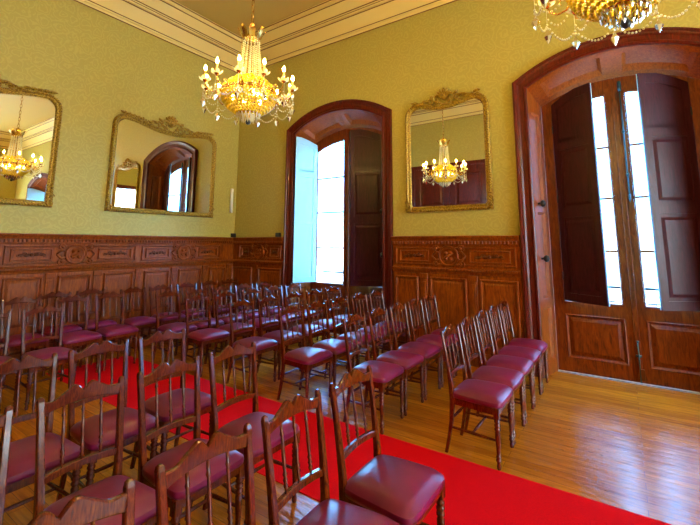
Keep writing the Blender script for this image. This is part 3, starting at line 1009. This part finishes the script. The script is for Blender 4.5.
# ------------------------------------------------------------------ chandeliers
def make_chandelier(loc, label):
    root = tag(empty('chandelier', loc), label, 'chandelier', 'crystal chandeliers')
    NA = 12; RA = 0.455
    # metal bowl frame and rings
    mb = MB(); mb.smooth = True
    def ring(r, z, t=0.007, n=36):
        mb.tube([(r * math.cos(2 * PI * i / n), r * math.sin(2 * PI * i / n), z) for i in range(n + 1)], t, 6, False)
    ring(0.285, 0.0, 0.010); ring(0.285, 0.02, 0.006); ring(0.10, -0.215, 0.008); ring(0.085, 0.62, 0.010); ring(0.12, 0.17, 0.007)
    for i in range(6):
        a = 2 * PI * i / 6
        mb.tube([(0.283 * math.cos(a), 0.283 * math.sin(a), 0), (0.12 * math.cos(a), 0.12 * math.sin(a), 0.17), (0.085 * math.cos(a), 0.085 * math.sin(a), 0.62)], 0.004, 4)
    mb.lathe([(0.012, -0.30), (0.016, -0.2), (0.010, 0.0), (0.010, 0.75)], 0, 0, 0, 8)
    mb.build('frame', M['brass'], root)
    # beaded bowl
    bw = MB(); bw.smooth = True
    rows = 9
    for i in range(rows):
        t = (i + 0.5) / rows * (PI / 2) * 0.86
        r = 0.282 * math.cos(t); z = -0.222 * math.sin(t)
        n = int(2 * PI * r / 0.036)
        for k in range(n):
            a = 2 * PI * (k + 0.5 * (i % 2)) / n
            bw.ball((r * math.cos(a), r * math.sin(a), z - 0.006), 0.0165, 6, 4)
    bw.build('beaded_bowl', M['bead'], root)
    # upper shoulder of leaves and beads
    sh = MB(); sh.smooth = True
    for (r, z) in ((0.272, 0.035), (0.255, 0.065), (0.228, 0.095), (0.20, 0.12), (0.165, 0.145), (0.135, 0.165)):
        n = int(2 * PI * r / 0.036)
        for k in range(n):
            a = 2 * PI * (k + random.random() * 0.5) / n
            sh.ball((r * math.cos(a), r * math.sin(a), z + random.uniform(-.01, .01)), random.uniform(0.012, 0.018), 6, 4)
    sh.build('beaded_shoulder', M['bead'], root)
    # long strands of the stem
    st = MB(); st.smooth = True
    ns = 15
    for k in range(ns):
        a = 2 * PI * k / ns
        for i in range(19):
            t = i / 18; r = 0.084 + (0.120 - 0.084) * t ** 1.3; z = 0.61 - 0.44 * t
            st.ball((r * math.cos(a), r * math.sin(a), z), 0.0105, 6, 4)
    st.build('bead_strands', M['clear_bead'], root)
    # crown of leaves
    cr = MB(); cr.smooth = True
    for k in range(8):
        a = 2 * PI * k / 8; c, s = math.cos(a), math.sin(a)
        rings = []
        for (r, z, w) in ((0.085, 0.60, 0.022), (0.098, 0.65, 0.030), (0.118, 0.70, 0.034), (0.142, 0.735, 0.022), (0.15, 0.74, 0.004)):
            rings.append([(r * c - s * w * q, r * s + c * w * q, z - 0.006 * abs(q)) for q in (-1, -0.5, 0, 0.5, 1)])
        cr.loft(rings, False, False)
    cr.lathe([(0.09, 0.60), (0.095, 0.62), (0.088, 0.64), (0.04, 0.68), (0.03, 0.75), (0.04, 0.77), (0.01, 0.80)], 0, 0, 0, 16)
    cr.build('leaf_crown', M['brass'], root)
    # hanging prism cluster under the bowl
    tp = MB()
    for (r, n, L, z0) in ((0.118, 18, 0.085, -0.185), (0.085, 12, 0.105, -0.195), (0.05, 7, 0.12, -0.20)):
        for k in range(n):
            a = 2 * PI * k / n; x, y = r * math.cos(a), r * math.sin(a)
            tp.lathe([(0.002, 0), (0.0085, -0.015), (0.0085, -L + 0.02), (0.001, -L)], x, y, z0, 4)
    tp.build('prism_cluster', M['clear_bead'], root)
    fn = MB(); fn.smooth = True
    fn.lathe([(0.012, -0.26), (0.02, -0.285), (0.028, -0.305), (0.02, -0.325), (0.003, -0.335)], 0, 0, 0, 12)
    fn.build('finial', M['dark_iron'], root)
    # arms
    def arm_parts(parent):
        a = MB(); a.smooth = True
        a.tube([(0.28, 0, 0.0), (0.33, 0, -0.045), (0.39, 0, -0.045), (0.44, 0, -0.005), (RA, 0, 0.045)], [0.007, 0.008, 0.007, 0.007, 0.006], 6)
        a.tube([(0.30, 0, -0.02), (0.32, 0, 0.03), (0.36, 0, 0.045), (0.375, 0, 0.015), (0.355, 0, 0.005)], [0.005, 0.006, 0.005, 0.004, 0.003], 5)
        a.lathe([(0.006, 0.03), (0.022, 0.055), (0.026, 0.062), (0.012, 0.068), (0.015, 0.085)], RA, 0, 0, 10)
        arm = a.build('arm', M['brass'], parent)
        bo = MB(); bo.smooth = True
        for k in range(6):
            an = 2 * PI * k / 6; c, s = math.cos(an), math.sin(an); rings = []
            for (r, z, w) in ((0.012, 0.062, 0.008), (0.034, 0.060, 0.020), (0.052, 0.072, 0.018), (0.060, 0.088, 0.006)):
                rings.append([(RA + r * c - s * w * q, r * s + c * w * q, z - 0.004 * (1 - abs(q))) for q in (-1, 0, 1)])
            bo.loft(rings, False, False)
        bo.build('bobeche', M['clear_bead'], arm)
        cd = MB(); cd.smooth = True; cd.lathe([(0.011, 0.07), (0.011, 0.155), (0.009, 0.160)], RA, 0, 0, 10)
        cd.build('candle', M['candle'], arm)
        bu = MB(); bu.smooth = True
        bu.lathe([(0.006, 0.160), (0.0115, 0.172), (0.0125, 0.184), (0.009, 0.200), (0.004, 0.212), (0.0008, 0.218)], RA, 0, 0, 8)
        bu.build('bulb', M['bulb'], arm)
        # garland from this arm to the next, hanging under the arms
        g = MB(); g.smooth = True
        da = 2 * PI / NA; n = 12
        for i in range(n + 1):
            t = i / n
            p0 = Vector((RA + 0.01, 0)); p1 = Vector(((RA + 0.01) * math.cos(da), (RA + 0.01) * math.sin(da)))
            p = p0.lerp(p1, t); z = -0.085 - 0.085 * (1 - (2 * t - 1) ** 2)
            g.ball((p.x, p.y, z), 0.0084, 6, 4)
        g.tube([(RA + 0.008, 0, 0.05), (RA + 0.01, 0, -0.085)], 0.0025, 4)
        g.build('garland', M['clear_bead'], arm)
        g = MB(); g.smooth = True
        for i in range(9):     # inner garland to the bowl
            t = i / 8; r = 0.285 + (RA - 0.285) * t
            g.ball((r, 0, -0.02 - 0.03 * t - 0.085 * (1 - (2 * t - 1) ** 2)), 0.008, 5, 4)
        g.build('inner_garland', M['clear_bead'], arm)
        pd = MB()
        pd.ball((RA + 0.01, 0, -0.108), 0.010, 5, 4)
        pd.lathe([(0.001, 0), (0.010, -0.02), (0.026, -0.052), (0.014, -0.08), (0.001, -0.105)], RA + 0.01, 0, -0.118, 6)
        pd.build('pendant', M['clear_bead'], arm)
        return arm
    holder = arm_parts(root)
    for k in range(1, NA):
        c = copy_tree(holder, root)
        c.rotation_euler = (0, 0, 2 * PI * k / NA)
    holder.rotation_euler = (0, 0, 0)
    # lamps inside the bowl
    for k in range(6):
        a = 2 * PI * (k + 0.5) / 6
        bu = MB(); bu.smooth = True
        bu.lathe([(0.006, -0.03), (0.015, -0.015), (0.017, 0.0), (0.012, 0.018), (0.002, 0.032)], 0.17 * math.cos(a), 0.17 * math.sin(a), -0.03, 8)
        bu.build('bowl_bulb', M['bowl_bulb'], root)
    # chain
    top = ZC - loc[2]
    ch = MB(); ch.smooth = True
    z = 0.80; i = 0
    while z < top - 0.10:
        pts = []
        for k in range(11):
            a = 2 * PI * k / 10
            q = 0.016 * math.cos(a); h = 0.045 * math.sin(a)
            pts.append((q if i % 2 else 0, 0 if i % 2 else q, z + 0.04 + h))
        ch.tube(pts, 0.0045, 5, False)
        z += 0.072; i += 1
    ch.build('chain', M['brass'], root)
    cp = MB(); cp.smooth = True
    cp.lathe([(0.10, top - 0.002), (0.095, top - 0.02), (0.05, top - 0.04), (0.02, top - 0.09), (0.004, top - 0.11)], 0, 0, 0, 18)
    cp.build('ceiling_rose', M['brass'], root)
    return root
ch1 = make_chandelier((-3.17, 2.72, 3.165), 'crystal chandelier hanging in front of the room corner, all lamps lit')
ch1.rotation_euler = (0, 0, math.radians(6))
ch2 = copy_tree(ch1); ch2.location = (0.11, 2.64, 3.165)
ch2['label'] = 'crystal chandelier cut off by the top edge, in front of the balcony door'

# ------------------------------------------------------------------ chairs
def back_x(z):
    t = max(0.0, (z - 0.42) / 0.48)
    return -0.165 - 0.068 * t ** 1.25
def make_chair():
    root = empty('dining_chair')
    ch = M['chair']
    # seat: domed leather cushion, wider at the front
    mb = MB(); mb.smooth = True
    n = 12
    def pt(u, v):
        x = -0.175 + 0.39 * (u + 1) / 2
        hw = 0.178 + 0.036 * (u + 1) / 2
        return x, v * hw
    def corner(u, v):
        k = 0.955
        l = (abs(u) ** 8 + abs(v) ** 8) ** (1 / 8)
        if l > 0: 
            m_ = max(abs(u), abs(v)); s = m_ / l
            return u * s, v * s
        return u, v
    top = []
    for i in range(n + 1):
        for j in range(n + 1):
            u = -1 + 2 * i / n; v = -1 + 2 * j / n
            uu = math.copysign(abs(u) ** 0.75, u); vv = math.copysign(abs(v) ** 0.75, v)
            uu, vv = corner(uu, vv)
            x, y = pt(uu, vv)
            h = 0.460 + 0.036 * (1 - abs(uu) ** 3.2) * (1 - abs(vv) ** 3.2)
            e = max(abs(u), abs(v))
            if e > 0.999: h = 0.446
            top.append((x, y, h))
    fs = []
    for i in range(n):
        for j in range(n):
            a = i * (n + 1) + j
            fs.append((a, a + n + 1, a + n + 2, a + 1))
    mb.add(top, fs)
    rim = [i * (n + 1) for i in range(n + 1)] + [n * (n + 1) + j for j in range(1, n + 1)] + [i * (n + 1) + n for i in range(n - 1, -1, -1)] + [j for j in range(n - 1, 0, -1)]
    r0 = [top[k] for k in rim]
    r1 = [(p[0] * 1.012 + 0.0, p[1] * 1.02, 0.432) for p in r0]
    r2 = [(p[0] * 1.0, p[1] * 1.0, 0.412) for p in r0]
    r3 = [(p[0] * 0.9, p[1] * 0.9, 0.410) for p in r0]
    mb.loft([r0, r1, r2, r3], True, False)
    mb.add(r3, [tuple(range(len(r3)))])
    mb.build('seat', M['leather'], root)
    # seat rails
    mb = MB()
    mb.box(0.165, 0.195, -0.185, 0.185, 0.362, 0.414, 0.004)
    mb.box(-0.18, -0.15, -0.155, 0.155, 0.362, 0.414, 0.004)
    for s in (-1, 1):
        a = [(-0.165, s * 0.158 - 0.012, 0.362), (-0.165, s * 0.158 + 0.012, 0.362), (-0.165, s * 0.158 + 0.012, 0.414), (-0.165, s * 0.158 - 0.012, 0.414)]
        b_ = [(0.18, s * 0.188 - 0.012, 0.362), (0.18, s * 0.188 + 0.012, 0.362), (0.18, s * 0.188 + 0.012, 0.414), (0.18, s * 0.188 - 0.012, 0.414)]
        mb.loft([a, b_], True, True)
    mb.build('seat_frame', ch, root)
    # turned front legs
    for s in (-1, 1):
        mb = MB(); mb.smooth = True
        mb.lathe([(0.011, 0), (0.015, 0.008), (0.016, 0.025), (0.012, 0.04), (0.014, 0.05), (0.020, 0.058), (0.020, 0.066), (0.013, 0.072), (0.019, 0.080), (0.019, 0.088), (0.013, 0.095),
                  (0.015, 0.13), (0.0195, 0.21), (0.020, 0.245), (0.014, 0.255), (0.022, 0.264), (0.022, 0.274), (0.014, 0.281), (0.022, 0.290), (0.022, 0.300), (0.014, 0.307), (0.022, 0.316), (0.022, 0.325), (0.016, 0.332), (0.022, 0.345)],
                 0.180, s * 0.190, 0, 10)
        mb.smooth = False
        mb.box(0.180 - 0.021, 0.180 + 0.021, s * 0.190 - 0.021, s * 0.190 + 0.021, 0.34, 0.416, 0.003)
        mb.build('front_leg', ch, root)
    # rear legs running up into the back posts
    for s in (-1, 1):
        mb = MB()
        prof = [(0.0, -0.222, 0.168, 0.012, 0.012), (0.10, -0.200, 0.165, 0.013, 0.013), (0.24, -0.176, 0.162, 0.015, 0.015), (0.38, -0.165, 0.162, 0.019, 0.016), (0.48, back_x(0.48), 0.164, 0.018, 0.016),
                (0.60, back_x(0.60), 0.168, 0.015, 0.015), (0.72, back_x(0.72), 0.172, 0.013, 0.0145), (0.84, back_x(0.84), 0.176, 0.012, 0.014), (0.885, back_x(0.885), 0.178, 0.012, 0.0145),
                (0.898, back_x(0.898), 0.178, 0.009, 0.011), (0.903, back_x(0.90), 0.178, 0.004, 0.005)]
        rings = []
        for (z, x, y, hx, hy) in prof:
            c = 0.3
            rings.append([(x - hx, s * y - hy * (1 - c), z), (x - hx * (1 - c), s * y - hy, z), (x + hx * (1 - c), s * y - hy, z), (x + hx, s * y - hy * (1 - c), z),
                          (x + hx, s * y + hy * (1 - c), z), (x + hx * (1 - c), s * y + hy, z), (x - hx * (1 - c), s * y + hy, z), (x - hx, s * y + hy * (1 - c), z)])
        mb.loft(rings, True, True)
        mb.build('back_post', ch, root)
    # crest rail with its double hump
    mb = MB(); rings = []; n = 28
    for i in range(n + 1):
        y = -0.166 + 0.332 * i / n; t = abs(y) / 0.166
        hump = 0.052 * math.exp(-((t - 0.23) / 0.25) ** 2) + 0.012 * math.exp(-((t - 0.55) / 0.15) ** 2)
        zu = 0.868 + 0.008 * t ** 3 + hump - 0.002 * math.exp(-(t / 0.07) ** 2)
        zl = 0.822 + 0.020 * (1 - t ** 2)
        x = -0.226 - 0.012 * (1 - t * t)
        h = 0.0105; c = 0.005
        rings.append([(x + h - c, y, zl), (x + h, y, zl + c), (x + h, y, zu - c), (x + h - c, y, zu), (x - h + c, y, zu), (x - h, y, zu - c), (x - h, y, zl + c), (x - h + c, y, zl)])
    mb.loft(rings, True, True)
    mb.build('crest_rail', ch, root)
    # arched lower rail
    mb = MB(); rings = []; n = 12
    for i in range(n + 1):
        y = -0.158 + 0.316 * i / n; t = abs(y) / 0.158
        zc = 0.562 + 0.012 * (1 - t * t); x = back_x(0.58) - 0.008 * (1 - t * t)
        rings.append([(x + 0.010, y, zc - 0.014), (x + 0.010, y, zc + 0.012), (x + 0.006, y, zc + 0.016), (x - 0.010, y, zc + 0.016), (x - 0.010, y, zc - 0.014)])
    mb.loft(rings, True, True)
    mb.build('lower_rail', ch, root)
    # three turned spindles
    for y in (-0.082, 0.0, 0.082):
        mb = MB(); mb.smooth = True
        za = 0.588; zb = 0.842 + 0.0
        prof = [(0.0, 0.006), (0.05, 0.0065), (0.09, 0.010), (0.13, 0.0065), (0.17, 0.0105), (0.21, 0.0065), (0.25, 0.0105), (0.30, 0.006), (0.36, 0.0075), (0.55, 0.0085), (0.72, 0.0065), (0.80, 0.006), (0.84, 0.0095), (0.88, 0.006), (1.0, 0.006)]
        pts = []; rr = []
        for (t, r) in prof:
            z = za + (zb - za) * t
            pts.append((back_x(z) - 0.006, y, z)); rr.append(r)
        mb.tube(pts, rr, 8)
        mb.build('spindle', ch, root)
    # stretchers
    def bar(name, pa, pb, r=0.0095):
        mb = MB(); mb.smooth = True
        a = Vector(pa); b_ = Vector(pb)
        mb.tube([a, a.lerp(b_, 0.1), a.lerp(b_, 0.5), a.lerp(b_, 0.9), b_], [r * 0.75, r * 0.9, r * 1.25, r * 0.9, r * 0.75], 8)
        mb.build(name, ch, root)
    for s in (-1, 1):
        bar('side_stretcher', (-0.182, s * 0.163, 0.19), (0.170, s * 0.188, 0.19))
    bar('middle_stretcher', (-0.01, -0.176, 0.19), (-0.01, 0.176, 0.19))
    bar('rear_stretcher', (-0.176, -0.152, 0.25), (-0.176, 0.152, 0.25))
    return root
proto = make_chair()
ordn = ['first', 'second', 'third', 'fourth', 'fifth']
fx = [-1.04, -2.00, -2.86, -3.68, -4.53, -5.22]
fy = [(3.36, 3.81, 4.26, 4.71, 5.16), (3.34, 3.79, 4.25, 4.71, 5.17), (3.37, 3.82, 4.28, 4.74, 5.20), (3.38, 3.83, 4.31, 4.77, 5.23),
      (3.365, 3.82, 4.30, 4.76, 5.22), (3.365, 3.82, 4.28, 4.74, 5.20)]
rown = ['front row', 'second row', 'third row', 'fourth row', 'fifth row', 'sixth row']
spots = []
lead = 'burgundy-seated wooden chair, '
posn = ['beside the red carpet', 'second from the carpet', 'in the middle', 'second from the window wall', 'against the window wall']
for i, x in enumerate(fx):
    for j, y in enumerate(fy[i]):
        spots.append((x, y, 0, lead + '%s, %s on the window side' % (posn[j], rown[i]), 'chairs on the window side of the carpet'))
nx = [-1.04, -2.01, -2.82]
ny = [(1.88, 1.425, 0.975, 0.525), (1.88, 1.43, 0.98, 0.51), (1.86, 1.41, 0.96)]
rz_n = [(0, 2, 0, 0), (0, 1, 1, 0), (0, 1, 0)]
for i, x in enumerate(nx):
    for j, y in enumerate(ny[i]):
        ps = ['beside the red carpet', 'second from the carpet', 'third from the carpet', 'fourth from the carpet'][j]
        spots.append((x, y, math.radians(rz_n[i][j]), lead + '%s, %s on the near side' % (ps, rown[i]), 'chairs on the near side of the carpet'))
for j, y in enumerate((1.82, 1.36)):
    spots.append((-5.06 - 0.04 * j, y, 0, lead + '%s, rearmost near-side row across the gap' % ['nearest the carpet', 'second from the carpet', 'third from the carpet'][j], 'chairs on the near side of the carpet'))
for j, y in enumerate((2.34, 2.80)):
    spots.append((-5.70, y, 0, lead + '%s of the pair at the far end of the carpet' % ['left', 'right'][j], 'chairs across the end of the carpet'))
wy = [1.46, 1.92, 2.40, 2.855, 3.32, 3.78, 4.24, 4.70, 5.16]
wx = [-6.10, -6.10, -6.40, -6.40, -6.10, -6.12, -6.10, -6.10, -6.10]
for j, y in enumerate(wy):
    spots.append((wx[j], y, 0, lead + '%s from the corner in the row along the left wainscot' %
                  ['ninth', 'eighth', 'seventh', 'sixth', 'fifth', 'fourth', 'third', 'second', 'first'][j], 'chairs along the left wall'))
for k, (x, y, rz, lb, gp) in enumerate(spots):
    o = proto if k == 0 else copy_tree(proto)
    o.location = (x, y, 0)
    if 2.2 < y < 3.1 and x > -5.9: o.location.z = 0.006
    o.rotation_euler = (0, 0, rz + math.radians(random.uniform(-0.5, 0.5)))
    tag(o, lb, 'chair', gp)
